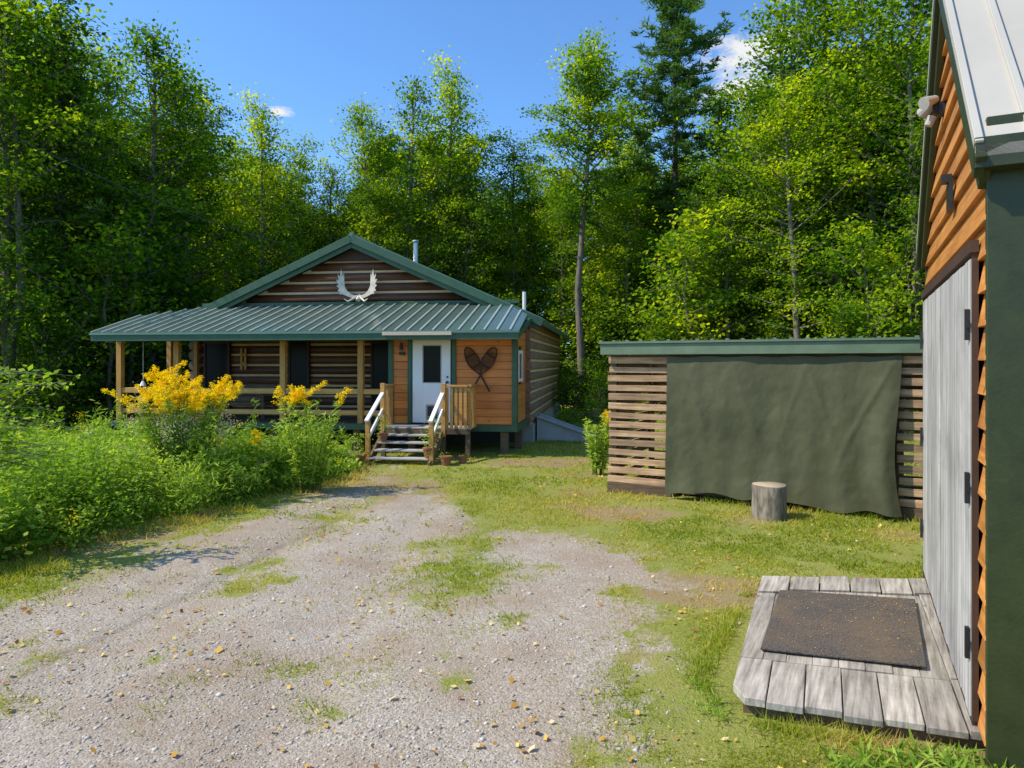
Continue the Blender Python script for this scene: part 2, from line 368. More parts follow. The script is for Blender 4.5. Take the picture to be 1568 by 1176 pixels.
n=4200;d=np.exp(R.uniform(np.log(3),np.log(16),n));x=R.uniform(-.8,.6,n)*d;y=d
ok=free(x,y)&(pdist(x,y,bed)<0)&(fbm(x*.7,y*.7,66)>R.uniform(.3,.65,n));x,y=x[ok],y[ok];n=len(x)
C=np.stack([x,y,hgt(x,y)+.022],1);V,Fl=leaves(R,C,R.lognormal(math.log(.027),.4,n)*(1+y*.03),.75,up=1.5)
make_obj('fallen_leaves',V,[Fl],[M_fallen],tint=np.repeat(R.uniform(0,1,n),4))

# ---------------------------------------------------------------- weeds in the left bed
A=Acc()
px=R.uniform(-15,-3,6000);py=R.uniform(4,17.5,6000);ins=(pdist(px,py,bed)>.0);px,py=px[ins],py[ins]
vis=np.abs(px)<.8*py+1.2;px,py=px[vis][:2100],py[vis][:2100]
for x0,y0 in zip(px,py):
    pn=float(fbm(x0*.9,y0*.9,55));e=float(pdist(np.array([x0]),np.array([y0]),bed)[0])
    hh=(.16+.95*pn+R.uniform(-.14,.30))*min(1,.45+e*.8)
    stalk=R.random()<.13
    if y0>13: hh*=.7
    if y0<7.2: hh*=.8
    k=int(46+66*hh);t=R.uniform(.1,1,k)
    lean=R.normal(0,.16,2)
    rad=.17*(1.15-t*.6)
    if stalk: hh*=1.45;rad=.06*(1.2-t*.6)
    C=np.stack([x0+lean[0]*t+R.normal(0,1,k)*rad,y0+lean[1]*t+R.normal(0,1,k)*rad,t*hh*R.uniform(.85,1.1,k)],1)
    big=float(vn(x0*1.1,y0*1.1,77))
    if stalk or big<=.28:
        D=R.normal(size=(k,3));D[:,2]=np.abs(D[:,2])*1.2
        V,Fl=leaves(R,C,R.uniform(.09,.15,k),.18,up=.2,T=D)
    elif big>.55: V,Fl=leaves(R,C,R.uniform(.08,.125,k),.6,up=1.2)
    else: V,Fl=leaves(R,C,R.uniform(.05,.08,k),.55,up=1.0)
    base=.08+.9*float(fbm(x0*.7,y0*.7,91))
    A.add(V,Fl,0,np.repeat(np.clip(base-.2+.4*t+R.normal(0,.1,k),0,1),4))
    V,Fq=tube([(x0,y0,0),(x0+lean[0],y0+lean[1],hh)],[.005,.002],3);A.add(V,Fq,0,.3)
    zz=R.random()
    if zz<.06 and y0>7:
        k=46;C=np.stack([x0+lean[0]+R.normal(0,.06,k),y0+lean[1]+R.normal(0,.06,k),hh+R.normal(.02,.05,k)],1)
        V,Fl=leaves(R,C,.026,.8);A.add(V,Fl,1 if zz<.04 else 2,np.repeat(R.uniform(0,1,k),4))
A.build('weed_patch',[M_weed,M_flower,M_fluff])
A=Acc()
for i in range(150):
    if i<95: x0,y0=R.uniform(1.7,2.75),R.uniform(3.25,3.8)
    elif i<115: t=R.random();x0,y0=1.28+.06*R.normal(),4.2+.5*t
    else: t=R.random();x0,y0=1.3+1.1*t-.06,4.6+2.1*t+R.normal()*.03
    if not free(np.array([x0]),np.array([y0]))[0]: continue
    k=16;hh=R.uniform(.05,.18) if i<95 else R.uniform(.03,.08)
    D=R.normal(size=(k,3));D[:,2]=np.abs(D[:,2])+.6;D/=np.linalg.norm(D,axis=1,keepdims=True)
    L=R.uniform(.5,1,k)*hh;C=np.array([x0,y0,0])+D*L[:,None]*.5+R.normal(0,.03,(k,3))*[1,1,0]
    V,Fl=leaves(R,C,L,.14,T=D);A.add(V,Fl,0,np.repeat(np.clip(R.normal(.55,.2,k),0,1),4))
A.build('grass_tufts',[M_weed])

def goldenrod(name,cx,cy,hh,rad,ns,seed,fl=.75,fluff=0.0,tone=.5,minh=.8):
    r=np.random.default_rng(seed);A=Acc()
    for i in range(ns):
        a=r.uniform(0,6.28);q=math.sqrt(r.random());bx=cx+math.cos(a)*q*rad*.35;by=cy+math.sin(a)*q*rad*.35
        tx=cx+math.cos(a)*q*rad+r.normal(0,.09);ty=cy+math.sin(a)*q*rad+r.normal(0,.09);rel=r.uniform(.62,1)*(1-.12*q);th=hh*rel
        s=np.linspace(0,1,7);pts=np.stack([bx+(tx-bx)*s**1.5,by+(ty-by)*s**1.5,th*s],1)
        V,Fq=tube(pts,np.linspace(.008,.003,7),4);A.add(V,Fq,0,.2)
        k=80;t=r.uniform(.12,.97,k);C=np.stack([np.interp(t,s,pts[:,j]) for j in range(3)],1)
        D=r.normal(size=(k,3));D[:,2]=np.abs(D[:,2])*.5;D/=np.linalg.norm(D,axis=1,keepdims=True)
        L=r.uniform(.08,.15,k)
        V,Fl=leaves(r,C+D*L[:,None]*.5,L,.2,up=.6,T=D);A.add(V,Fl,0,np.repeat(np.clip(r.normal(tone,.15,k)+.3*(t-.5),0,1),4))
        if rel>minh and r.random()<fl:
            lean=r.normal(0,.16,2)
            for br in range(8):
                k=46;t=r.uniform(0,1,k);ba_=r.uniform(0,6.28);bl=.19*(1-br/10);z0=th-.10+br*.034
                C=np.stack([tx+lean[0]*br/7+math.cos(ba_)*bl*t+r.normal(0,.02,k),ty+lean[1]*br/7+math.sin(ba_)*bl*t+r.normal(0,.02,k),z0+.07*t-.04*t*t+r.normal(0,.017,k)],1)
                V,Fl=leaves(r,C,r.uniform(.019,.036,k),.8);A.add(V,Fl,1,np.repeat(r.uniform(0,1,k),4))
        elif r.random()<fluff:
            k=170;C=np.stack([tx+r.normal(0,.08,k),ty+r.normal(0,.08,k),th-.12+r.normal(0,.13,k)],1)
            V,Fl=leaves(r,C,r.uniform(.016,.03,k),.8);A.add(V,Fl,2,np.repeat(r.uniform(0,1,k),4))
    A.build(name,[M_weed,M_flower,M_fluff])
x,y,_=P(280,700,11.0);goldenrod('goldenrod_clump',x,y,2.06,.72,66,1,.95,.55,.30,.70)
x,y,_=P(472,700,11.6);goldenrod('goldenrod_clump',x,y,1.80,.58,40,2,.7,0,.70,.82)
x,y,_=P(405,700,12.0);goldenrod('goldenrod_clump',x,y,1.05,.6,22,3,.20,0,.5)
x,y,_=P(345,700,10.6);goldenrod('goldenrod_clump',x,y,.9,.6,22,8,.1,0,.45)
x,y,_=P(915,700,13.4);goldenrod('goldenrod_clump',x,y,1.30,.32,22,4,.25,0,.78)

# ---------------------------------------------------------------- trees
def deciduous(seed,h=16,cb=.3,rad=3.2,nb=42,lc=42,ls=.17,trunk=.17,sig=.42):
    r=np.random.default_rng(seed);A=Acc()
    s=np.linspace(0,1,10);wx=np.cumsum(r.normal(0,.12,10))*.6;wy=np.cumsum(r.normal(0,.12,10))*.6;wx-=wx[0];wy-=wy[0]
    tp=np.stack([wx,wy,s*h*.96],1)
    V,Fq=tube(tp,trunk*(1-s*.88)+.012+np.where(s==0,.05,0),9);A.add(V,Fq,1)
    for i in range(nb):
        t=(i+r.random())/nb;hf=cb+(1-cb)*t**.9
        p0=np.array([np.interp(hf*1.0,s,tp[:,j]) for j in range(3)])
        prof=(math.sin(math.pi*min(1,(.18+.82*t))**.8))**.7 if t<.92 else .35
        L=max(.5,rad*prof*r.uniform(.45,1.25));az=i*2.4+r.normal(0,.5);ele=.25+.75*t+r.normal(0,.15)
        dr=np.array([math.cos(az),math.sin(az),ele]);dr/=np.linalg.norm(dr)
        q=np.linspace(0,1,5);pts=p0+dr*L*q[:,None]+np.array([0,0,1])*(L*.12*q**2)[:,None]+np.cumsum(r.normal(0,.05*L,(5,3)),0)*q[:,None]
        V,Fq=tube(pts,np.linspace(max(.02,trunk*.35*(1-hf*.5)),.008,5),5);A.add(V,Fq,1)
        nc=max(2,int(2+L*1.7));bt=r.normal(0,.15)
        for c in range(nc):
            qq=r.uniform(.25,1.02);cp=np.array([np.interp(qq,q,pts[:,j]) for j in range(3)])
            off=r.normal(0,.28*min(1,L/2),3)*np.array([1,1,.6]);cc=cp+off
            V,Fq=tube([cp,cc],[.01,.004],3);A.add(V,Fq,1)
            k=int(lc*r.uniform(.5,1.4));sg=sig*r.uniform(.6,1.2)
            C=cc+r.normal(0,1,(k,3))*np.array([sg,sg,sg*.42])
            V,Fl=leaves(r,C,r.uniform(.6,1.25,k)*ls,.62,up=.5)
            ct=r.normal(.40,.13)+bt+.12*t
            A.add(V,Fl,0,np.repeat(np.clip(ct+r.normal(0,.1,k),0,1),4))
    ob=A.build('tmp',[M_leaf,M_bark]);me=ob.data;bpy.data.objects.remove(ob);return me
def pine(seed,h=20,cb=.25,rad=3.0,trunk=.26,dens=1.0):
    r=np.random.default_rng(seed);A=Acc();s=np.linspace(0,1,8)
    tp=np.stack([s*.2,s*-.1,s*h],1);V,Fq=tube(tp,trunk*(1-s*.92)+.01,10);A.add(V,Fq,1)
    z=cb*h
    while z<h*.985:
        t=(z/h-cb)/(1-cb);L0=rad*(.6+.4*min(1,t*4))*(1-t)**.55+.3
        for b in range(6):
            if r.random()<.15: continue
            az=r.uniform(0,6.28);L=L0*r.uniform(.4,1.25);el=.05+.6*t+r.normal(0,.14)
            dr=np.array([math.cos(az),math.sin(az),el]);q=np.linspace(0,1,4)
            p0=np.array([np.interp(z/h,s,tp[:,0]),np.interp(z/h,s,tp[:,1]),z])
            pts=p0+dr*L*q[:,None]+np.array([0,0,1])*(.14*L*q**2)[:,None]
            V,Fq=tube(pts,np.linspace(.035*(1-t*.6),.008,4),4);A.add(V,Fq,1)
            bt=r.normal(0,.15)
            for c in range(int((4+L*4.2)*dens)):
                qq=r.uniform(.3,1.03);cc=p0+dr*L*qq+np.array([0,0,.14*L*qq*qq])+r.normal(0,1,3)*np.array([.3,.3,.08])*min(1,L)
                k=17;D=r.normal(size=(k,3));D[:,2]=np.abs(D[:,2])*.7+.1;D/=np.linalg.norm(D,axis=1,keepdims=True);LL=r.uniform(.24,.48,k)
                V,Fl=leaves(r,cc+D*LL[:,None]*.5,LL,.18,up=.3,T=D);A.add(V,Fl,0,np.repeat(np.clip(bt+r.normal(.5,.15)+r.normal(0,.08,k),0,1),4))
        z+=r.uniform(.5,.78)*(1.1-.4*t)
    ob=A.build('tmp',[M_pine,M_bark2]);me=ob.data;bpy.data.objects.remove(ob);return me
dec=[deciduous(11,16,.25,3.1,50),deciduous(12,16,.32,2.8,46),deciduous(13,16,.2,3.3,52),deciduous(14,16,.38,2.9,44,ls=.16),deciduous(15,16,.15,2.7,52)]
tall=deciduous(21,18,.50,2.7,60,lc=64,trunk=.2)
pn=pine(31,cb=.40,rad=3.2);pn2=pine(32,16,.25,2.4,.2,.7)
und=[deciduous(41,6,.12,2.0,26,lc=40,ls=.16,trunk=.06,sig=.4),deciduous(42,5,.08,1.8,24,lc=40,ls=.15,trunk=.05,sig=.36)]
shr=[deciduous(51,1.8,.05,1.1,16,lc=42,ls=.11,trunk=.025,sig=.24),deciduous(52,1.4,.05,1.0,16,lc=42,ls=.09,trunk=.02,sig=.2)]
def inst(me,name,x,y,s,sxy=1,parent=None,z=-.05):
    o=bpy.data.objects.new(name,me);col.objects.link(o);o.location=(x,y,z);o.rotation_euler=(R.normal(0,.02),R.normal(0,.02),R.uniform(0,6.28));o.scale=(s*sxy,s*sxy,s)
    if parent: o.parent=parent
    return o
heroes=[(25,-60,21),(105,-20,23),(160,70,27),(235,12,25),(290,90,28),(400,148,31),(355,195,34),(445,205,36),(565,130,36),(620,105,37),(675,92,38),(722,190,39),(785,205,40),
 (1100,120,38),(955,165,39),(1205,-20,28),(1275,-70,27),(1345,-40,26),(1410,-60,24),(1165,150,31),(500,240,38)]
for i,(u,v,d) in enumerate(heroes):
    x,y,z=P(u,v,d);inst(dec[i%5],'deciduous_tree',x,y,z/16.3,.92 if 380<u<720 else 1.1)
x,y,z=P(888,48,33);inst(tall,'deciduous_tree',x,y,z/18.3,1.05)
x,y,z=P(1030,-12,35);inst(pn,'pine_tree',x,y,z/20)
x,y,z=P(945,250,37);inst(pn2,'pine_tree',x,y,z/16)
for (u,d,s) in((868,20.5,.45),(905,22,.6),(880,26,.9),(925,25,.9),(860,29,1.0)):
    x,y,z=P(u,600,d);inst(shr[int(u)%2],'garden_shrub',x,y,s,1.1)
forest=empty('distant_forest',(0,0,0),0)
us=[-300,0,120,150,310,330,380,440,480,520,560,690,740,800,860,940,980,1100,1150,1180,1300,1568,2000]
vs=[-50,-50,0,90,90,190,200,220,275,275,170,170,250,240,190,190,190,190,210,80,-30,-80,-80]
pts=[];tries=0
while len(pts)<178 and tries<12000:
    tries+=1
    d=R.uniform(15,58);x=R.uniform(-.83,.83)*d
    pd=float(pdist(np.array([x]),np.array([d]),clearing)[0])
    if pd>-.8: continue
    if x<-13 and d<19: continue
    mn=2.1 if d<45 else 3.2
    if any((x-a)**2+(d-b)**2<mn*mn for a,b in pts): continue
    pts.append((x,d))
for i,(x,d) in enumerate(pts):
    u=784+x/d*F;v=float(np.interp(u,us,vs));hh=(H+(VH-v)*d/F)*R.uniform(.68,1.0);hh=min(hh,21)
    if R.random()<.06: inst(pn2,'forest_pine',x,d,hh/16*.95,1,forest)
    else: inst(dec[int(R.integers(0,5))],'forest_tree',x,d,hh/16.3,R.uniform(.9,1.2),forest)
TR=MB()
for i in range(70):
    d=R.uniform(22,44);x=R.uniform(-.8,.8)*d
    if float(pdist(np.array([x]),np.array([d]),clearing)[0])>-1.0: continue
    hh=R.uniform(5,8.5);rr=R.uniform(.05,.12);lx,ly=R.normal(0,.35,2)
    TR.tubep([(x,d,-.1),(x+lx*.4+R.normal()*.08,d+ly*.4,hh*.45),(x+lx,d+ly,hh)],[rr,rr*.7,rr*.15],7)
TR.build('woodland_trunks',M_bark,forest,smooth=True)
cnt=0;tries=0
while cnt<95 and tries<9000:
    tries+=1
    d=R.uniform(14,46);x=R.uniform(-.83,.83)*d;pd=float(pdist(np.array([x]),np.array([d]),clearing)[0])
    if pd>0 or pd<-7: continue
    inst(und[cnt%2],'understory_tree',x,d,R.uniform(.5,1.45),R.uniform(.9,1.2),forest);cnt+=1
cnt=0
while cnt<90:
    d=R.uniform(13,44);x=R.uniform(-.83,.83)*d;pd=float(pdist(np.array([x]),np.array([d]),clearing)[0])
    if pd>.9 or pd<-3: continue
    inst(shr[cnt%2],'undergrowth_shrub',x,d,R.uniform(.5,1.1),1.2,forest);cnt+=1
A=Acc();k=52000
th=R.uniform(-.9,.9,k);dd=R.uniform(62,82,k);x=th*dd
u=784+th*F;vc=np.interp(u,us,vs)+20
top=np.minimum(2.2+(VH-vc)*dd/F,24)*(.7+.3*fbm(x*.25,dd*.1,61))
z=R.uniform(0,1,k)**.9*top
V,Fl=leaves(R,np.stack([x,dd,z],1),R.uniform(.5,1.0,k),.7,up=.4)
A.add(V,Fl,0,np.repeat(np.clip(fbm(x*.5,z*.5,71)*1.1-.08+R.normal(0,.08,k),0,1),4))
o=A.build('foliage_mass',[M_leaf],forest)

# leafy shrub at left foreground
A=Acc();r=np.random.default_rng(77);cx,cy=-5.85,7.5
for i in range(34):
    a=r.uniform(-1.3,1.4);L=r.uniform(.4,1.05);q=np.linspace(0,1,5);h0=r.uniform(.9,2.1)
    dr=np.array([math.cos(a),math.sin(a)*.8,r.uniform(-.1,.5)]);pt=np.array([cx,cy,h0])+dr*L*q[:,None]+np.array([0,0,-.18])*(q**2)[:,None]
    V,Fq=tube(pt,np.linspace(.010,.003,5),5);A.add(V,Fq,1)
    k=22;t=r.uniform(.2,1.02,k);C=np.stack([np.interp(t,q,pt[:,j]) for j in range(3)],1)+r.normal(0,.04,(k,3))
    V,Fl=leaves(r,C,r.uniform(.065,.10,k),.6,up=.9);A.add(V,Fl,0,np.repeat(np.clip(r.normal(.6,.15,k),0,1),4))
V,Fq=tube([(cx-.1,cy,0),(cx,cy,.9),(cx+.05,cy,2.2)],[.03,.02,.008],6);A.add(V,Fq,1)
A.build('leafy_shrub',[M_weed,M_bark])

# ---------------------------------------------------------------- CABIN
cab=empty('log_cabin',(CO[0],CO[1],0),CA)
sl=.445;PK=5.67;EW=5.25
m=MB();c=MB()
z=.82
while z<PK-.5:
    hw=min(4.85,(PK-.2-z)/sl)
    m.cyl((-hw,0,z),(hw,0,z),.146,k=16)
    z+=.29
m.build('front_logs',M_log,cab,smooth=True)
c.box(-4.75,4.75,-.086,.02,.6,3.35)
c.prism([(-4.75,-.086,3.35),(4.75,-.086,3.35),(0,-.086,PK-.25)],(0,.1,0))
c.build('front_chinking',M_chink,cab)
m=MB();c=MB()
z=.66
while z<3.3:
    m.cyl((4.8,-.35,z),(4.8,11.2,z),.146,k=14);m.cyl((-4.8,-.3,z),(-4.8,11.2,z),.146,k=12);z+=.29
m.build('side_logs',M_logside,cab,smooth=True)
c.box(4.72,4.888,.06,11,.5,3.3);c.box(-4.88,-4.72,.06,11,.5,3.3);c.box(-4.7,4.7,10.8,11,.5,3.3)
c.prism([(-4.7,10.8,3.3),(4.7,10.8,3.3),(0,10.8,PK-.25)],(0,.15,0))
c.build('side_chinking',M_chink,cab)
c=MB();c.box(4.5,4.95,.1,11,0,.5);c.box(-4.9,-4.6,.1,11,-.05,.5);c.box(-4.6,4.5,.15,.4,-.05,.45);c.build('foundation',M_conc,cab)
r_=MB();t_=.09
for sg in(-1,1):
    r_.prism([(0,-.5,PK+.02),(sg*EW,-.5,PK-EW*sl+.02),(sg*EW,-.5,PK-EW*sl-t_+.02),(0,-.5,PK-t_+.02)],(0,12.2,0))
    yy=-.45
    while yy<11.6:
        r_.beam((sg*.02,yy,PK+.035),(sg*EW,yy,PK-EW*sl+.035),.04,.03);yy+=.3
r_.cyl((0,-.52,PK+.03),(0,11.7,PK+.03),.06,k=8)
r_.build('main_roof',M_roof,cab)
f=MB()
for sg in(-1,1):
    f.beam((sg*.0,-.53,PK-.08),(sg*(EW+.02),-.53,PK-EW*sl-.09),.05,.20,up=(0,0,1))
    f.beam((sg*.0,-.45,PK-.24),(sg*(EW-.1),-.45,PK-EW*sl-.19),.05,.15,up=(0,0,1))
    f.beam((sg*(EW+.03),-.5,PK-EW*sl-.08),(sg*(EW+.03),11.7,PK-EW*sl-.08),.04,.17)
f.build('rake_and_eave_fascia',M_green,cab,.004)
s_=MB();s_.prism([(-.8,-.2,PK-.64),(.8,-.2,PK-.64),(0,-.2,PK-.28)],(0,.06,0));s_.build('gable_peak_shade',M_brown,cab)  # rake overhang's shade at the peak, put in as a dark brown triangle
PF=-3.1;PZ0=2.93;PZ1=3.82
def pz(y): return PZ0+(y-PF)*(PZ1-PZ0)/(-.15-PF)
XL,XR=-5.78,4.98
xb=(PK-PZ1)/sl
outline=[(XL,PF),(XR,PF),(XR,-1.55),(xb+.1,-.15),(-xb-.1,-.15),(XL,-1.3)]
p=MB();p.prism([(x,y,pz(y)) for x,y in outline],(0,0,-.05))
p.build('porch_roof',M_roof,cab)
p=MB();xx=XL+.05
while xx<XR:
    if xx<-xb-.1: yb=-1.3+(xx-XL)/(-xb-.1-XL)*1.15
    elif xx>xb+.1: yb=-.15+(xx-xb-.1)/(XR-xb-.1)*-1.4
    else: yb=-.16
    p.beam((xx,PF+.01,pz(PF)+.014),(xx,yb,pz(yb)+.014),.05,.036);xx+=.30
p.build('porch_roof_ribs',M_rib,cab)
f=MB();f.box(XL+.02,XR-.02,PF+.03,PF+.07,PZ0-.2,PZ0-.052)
f.beam((XL+.04,PF+.08,PZ0-.13),(XL+.04,-1.3,pz(-1.3)-.13),.04,.14);f.beam((XR-.04,PF+.08,PZ0-.13),(XR-.04,-.55,pz(-1.4)-.13),.04,.14)
f.box(-4.6,4.6,-.2,-.15,PZ1-.02,PZ1+.07)
f.box(-5.7,1.66,-2.45,-2.38,.56,.69);f.box(-5.75,-5.70,-2.45,0,.56,.69)
f.box(1.62,4.82,-2.29,-2.25,.54,.70);f.box(4.80,4.84,-2.25,0,.54,.70)
for x0,x1 in((1.64,1.76),(4.70,4.82)): f.box(x0,x1,-2.285,-2.24,.70,2.82)
f.box(4.79,4.83,-2.24,-2.12,.70,2.9)
f.box(2.13,2.235,-2.285,-2.235,.72,2.8);f.box(3.225,3.33,-2.285,-2.235,.72,2.8)
f.build('green_trim',M_green,cab,.003)
s_=MB();s_.prism([(XL+.1,PF+.1,PZ0-.06),(XR-.1,PF+.1,PZ0-.06),(XR-.1,-.2,PZ0+.3),(XL+.1,-.2,PZ0+.3)],(0,0,-.02));s_.build('porch_ceiling',M_slatd,cab)
dk=MB();x0=-5.68
while x0<1.6: dk.box(x0,x0+.135,-2.42,-.1,.66,.70);x0+=.14
dk.box(1.7,4.7,-2.2,-.1,.6,.69);dk.build('porch_deck',M_slatd,cab,.003)
pr=MB()
for x in(-5.5,-3.6,-1.4,.8,2.2,4.5):
    pr.box(x-.09,x+.09,-2.2,-2.02,-.05,.56)
pr.box(4.62,4.8,-1.2,-.9,-.05,.54)
pr.build('pier_posts',M_slatd,cab)
dks=MB();dks.box(-5.5,4.6,.0,.12,-.1,.6);dks.build('crawlspace_shade',M_black,cab)  # black panel painted in as the shade under the porch deck
ps=MB()
for x in(-5.55,-3.95,-1.07,.95): ps.box(x-.07,x+.07,-2.36,-2.22,.70,2.86)
for x in(-4.35,):ps.box(x-.05,x+.05,-.9,-.8,.7,3.0)
ps.box(-5.6,-5.46,-.35,-.2,.7,3.0)
ps.build('porch_posts',M_post,cab,.006)
rl=MB();rl.box(-5.5,1.6,-2.33,-2.25,1.42,1.55);rl.box(-5.5,1.6,-2.32,-2.27,.90,1.02)
rl.box(-5.58,-5.50,-2.2,-.3,1.42,1.54);rl.box(-5.57,-5.51,-2.2,-.3,.90,1.0)
rl.build('porch_railings',M_rail,cab,.005)
hb=MB();hb.box(-5.6,1.64,-2.37,-2.23,2.74,2.86);hb.build('porch_header',M_green,cab)
v=MB();z=.705
while z<2.98:
    z1=min(z+.185,3.05)
    v.box(1.72,2.18 ,-2.235+R.uniform(-.003,.003),-2.18,z,z1) if z<2.78 else v.box(1.72,4.78,-2.235,-2.18,z,z1)
    if z<2.78: v.box(3.28,4.78,-2.235+R.uniform(-.003,.003),-2.18,z,z1)
    if z+.18<1.75 or z>2.45: v.box(4.74,4.79,-2.17,-.12,z,z1)
    else: v.box(4.74,4.79,-2.17,-1.75,z,z1);v.box(4.74,4.79,-1.05,-.12,z,z1)
    v.box(1.68,1.73,-2.17,-.12,z,z1)
    z+=.19
v.build('vestibule_siding',M_orange,cab,.006)
v=MB();v.box(1.75,4.73,-2.17,-2.1,.7,2.95);v.box(4.65,4.735,-2.1,-.1,.7,3.1);v.build('vestibule_sheathing',M_brown,cab)
w=MB();w.box(4.76,4.81,-1.78,-1.70,1.72,2.5);w.box(4.76,4.81,-1.1,-1.02,1.72,2.5);w.box(4.76,4.81,-1.7,-1.1,2.42,2.5);w.box(4.76,4.81,-1.7,-1.1,1.72,1.8)
w.build('side_window_frame',M_white,cab);w=MB();w.box(4.745,4.785,-1.7,-1.1,1.8,2.42);w.build('side_window_glass',M_glass,cab)
dx0,dx1=2.26,3.20;dz=.74
d_=MB();d_.box(dx0,dx0+.27,-2.30,-2.24,dz,2.74);d_.box(dx1-.24,dx1,-2.30,-2.24,dz,2.74);d_.box(dx0+.27,dx1-.24,-2.30,-2.24,2.60,2.74);d_.box(dx0+.27,dx1-.24,-2.30,-2.24,1.18,1.72);d_.box(dx0+.27,dx1-.24,-2.30,-2.24,dz,.8)
d_.box(dx0+.27,dx0+.33,-2.30,-2.24,.8,1.18);d_.box(dx1-.29,dx1-.24,-2.30,-2.24,.8,1.18)
d_.box(dx0-.02,dx1+.02,-2.29,-2.24,2.745,2.79)
d_.build('front_door',M_white,cab,.004)
g_=MB();g_.box(dx0+.27,dx1-.24,-2.275,-2.25,1.72,2.60);g_.build('door_glass',M_pglass,cab)
g_=MB()
for x0,x1,z0,z1 in((dx0+.25,dx0+.27,1.70,2.62),(dx1-.24,dx1-.22,1.70,2.62),(dx0+.27,dx1-.24,2.60,2.62),(dx0+.27,dx1-.24,1.70,1.72)): g_.box(x0,x1,-2.312,-2.28,z0,z1)
g_.build('door_glass_frame',M_grey,cab)
g_=MB();g_.box(dx0+.37,dx1-.33,-2.29,-2.25,.84,1.14);g_.build('pet_door',M_black,cab)
g_=MB();g_.box(dx0+.33,dx1-.29,-2.285,-2.25,.8,1.18);g_.build('pet_door_frame',M_grey,cab)
g_=MB();g_.cyl((dx1-.07,-2.30,1.72),(dx1-.07,-2.36,1.72),.03,.035,10);g_.cyl((dx1-.07,-2.30,1.85),(dx1-.07,-2.32,1.85),.025,k=10)
g_.box(1.93,2.05,-2.33,-2.24,2.38,2.46);g_.cyl((1.99,-2.35,2.5),(1.99,-2.35,2.68),.05,.04,8)
g_.build('door_knob_and_lamp',M_black,cab)
g_=MB();g_.box(1.78,3.42,PF-.06,PF+.03,PZ0-.10,PZ0-.02);g_.build('door_rain_diverter',M_beige,cab)
wf=MB();wg=MB()
for x0,x1,z0,z1 in((-4.55,-3.75,.75,2.8),(-1.98,-1.35,1.5,2.85),(.45,1.3,.75,2.8)):
    wg.box(x0+.06,x1-.06,-.17,-.13,z0+.05,z1-.06)
    wf.box(x0,x0+.06,-.2,-.1,z0,z1);wf.box(x1-.06,x1,-.2,-.1,z0,z1);wf.box(x0+.06,x1-.06,-.2,-.1,z1-.06,z1);wf.box(x0+.06,x1-.06,-.2,-.1,z0,z0+.05)
wf.build('porch_window_frames',M_brown,cab);wg.build('porch_window_glass',M_pglass,cab)
g_=MB();g_.box(-3.42,-3.36,-.2,-.16,2.0,2.6);g_.box(-3.3,-3.24,-.2,-.16,2.0,2.6);g_.box(-3.42,-3.24,-.2,-.16,2.15,2.2);g_.box(-3.42,-3.24,-.2,-.16,2.4,2.45);g_.build('wall_decoration',M_rail,cab)
bn=MB();bn.box(-3.6,-2.0,-1.5,-.8,1.05,1.15);bn.box(-3.6,-2.0,-.85,-.75,1.15,1.6)
for x in(-3.55,-2.1):bn.box(x,x+.08,-1.5,-1.42,.7,1.35);bn.box(x,x+.08,-.85,-.77,.7,1.15);bn.box(x,x+.08,-1.5,-.8,1.35,1.40)
bn.box(-3.5,-2.1,-1.45,-.88,1.15,1.30);bn.build('porch_bench',M_slatd,cab,.03)
ld=MB();x0=1.75
while x0<3.85: ld.box(x0,x0+.135,-3.15,-2.3,.66,.70);x0+=.14
for i in range(4):
    zt=.70-.14*(i+1);yy=-3.15-.27*(i+1)
    ld.box(1.86,3.16,yy,yy+.125,zt-.035,zt);ld.box(1.86,3.16,yy+.14,yy+.265,zt-.035,zt)
ld.build('step_treads',M_grey,cab,.004)
sg_=MB()
for x in(1.80,3.17):
    sg_.prism([(x,-3.15,.66),(x,-4.3,.06),(x,-4.3,-.03),(x,-4.05,-.03),(x,-3.15,.42)],(.05,0,0))
for x in(1.8,3.22,3.8): sg_.box(x-.05,x+.05,-3.16,-3.06,-.05,.655)
sg_.box(1.75,3.86,-3.19,-3.155,.56,.68)
sg_.build('step_stringers',M_slatd,cab)
lr=MB()
def slats(xa,ya,xb_,yb_,n):
    for i in range(n):
        t=(i+.5)/n;x=xa+(xb_-xa)*t;y=ya+(yb_-ya)*t;lr.box(x-.035,x+.035,y-.02,y+.02,.68,1.62)
    lr.beam((xa,ya,1.66),(xb_,yb_,1.66),.11,.05);
for (xa,ya,xb2,yb2,n_) in((1.78,-3.13,1.78,-2.4,6),(3.26,-3.13,3.80,-3.13,5),(3.82,-3.08,3.82,-2.4,6)): slats(xa,ya,xb2,yb2,n_)
for x in(1.8,3.24): lr.box(x-.05,x+.05,-3.2,-3.1,.5,1.72)
for x in (1.8,3.22):
    lr.box(x-.045,x+.045,-4.2,-4.11,-.03,.95)
lr.build('landing_railing',M_rail,cab,.004)
hr=MB()
for x in(1.8,3.22): hr.beam((x,-3.12,1.52),(x,-4.25,.93),.09,.05);hr.beam((x,-3.15,1.12),(x,-4.15,.55),.04,.08)
hr.build('stair_handrails',M_white,cab,.004)
an=MB()
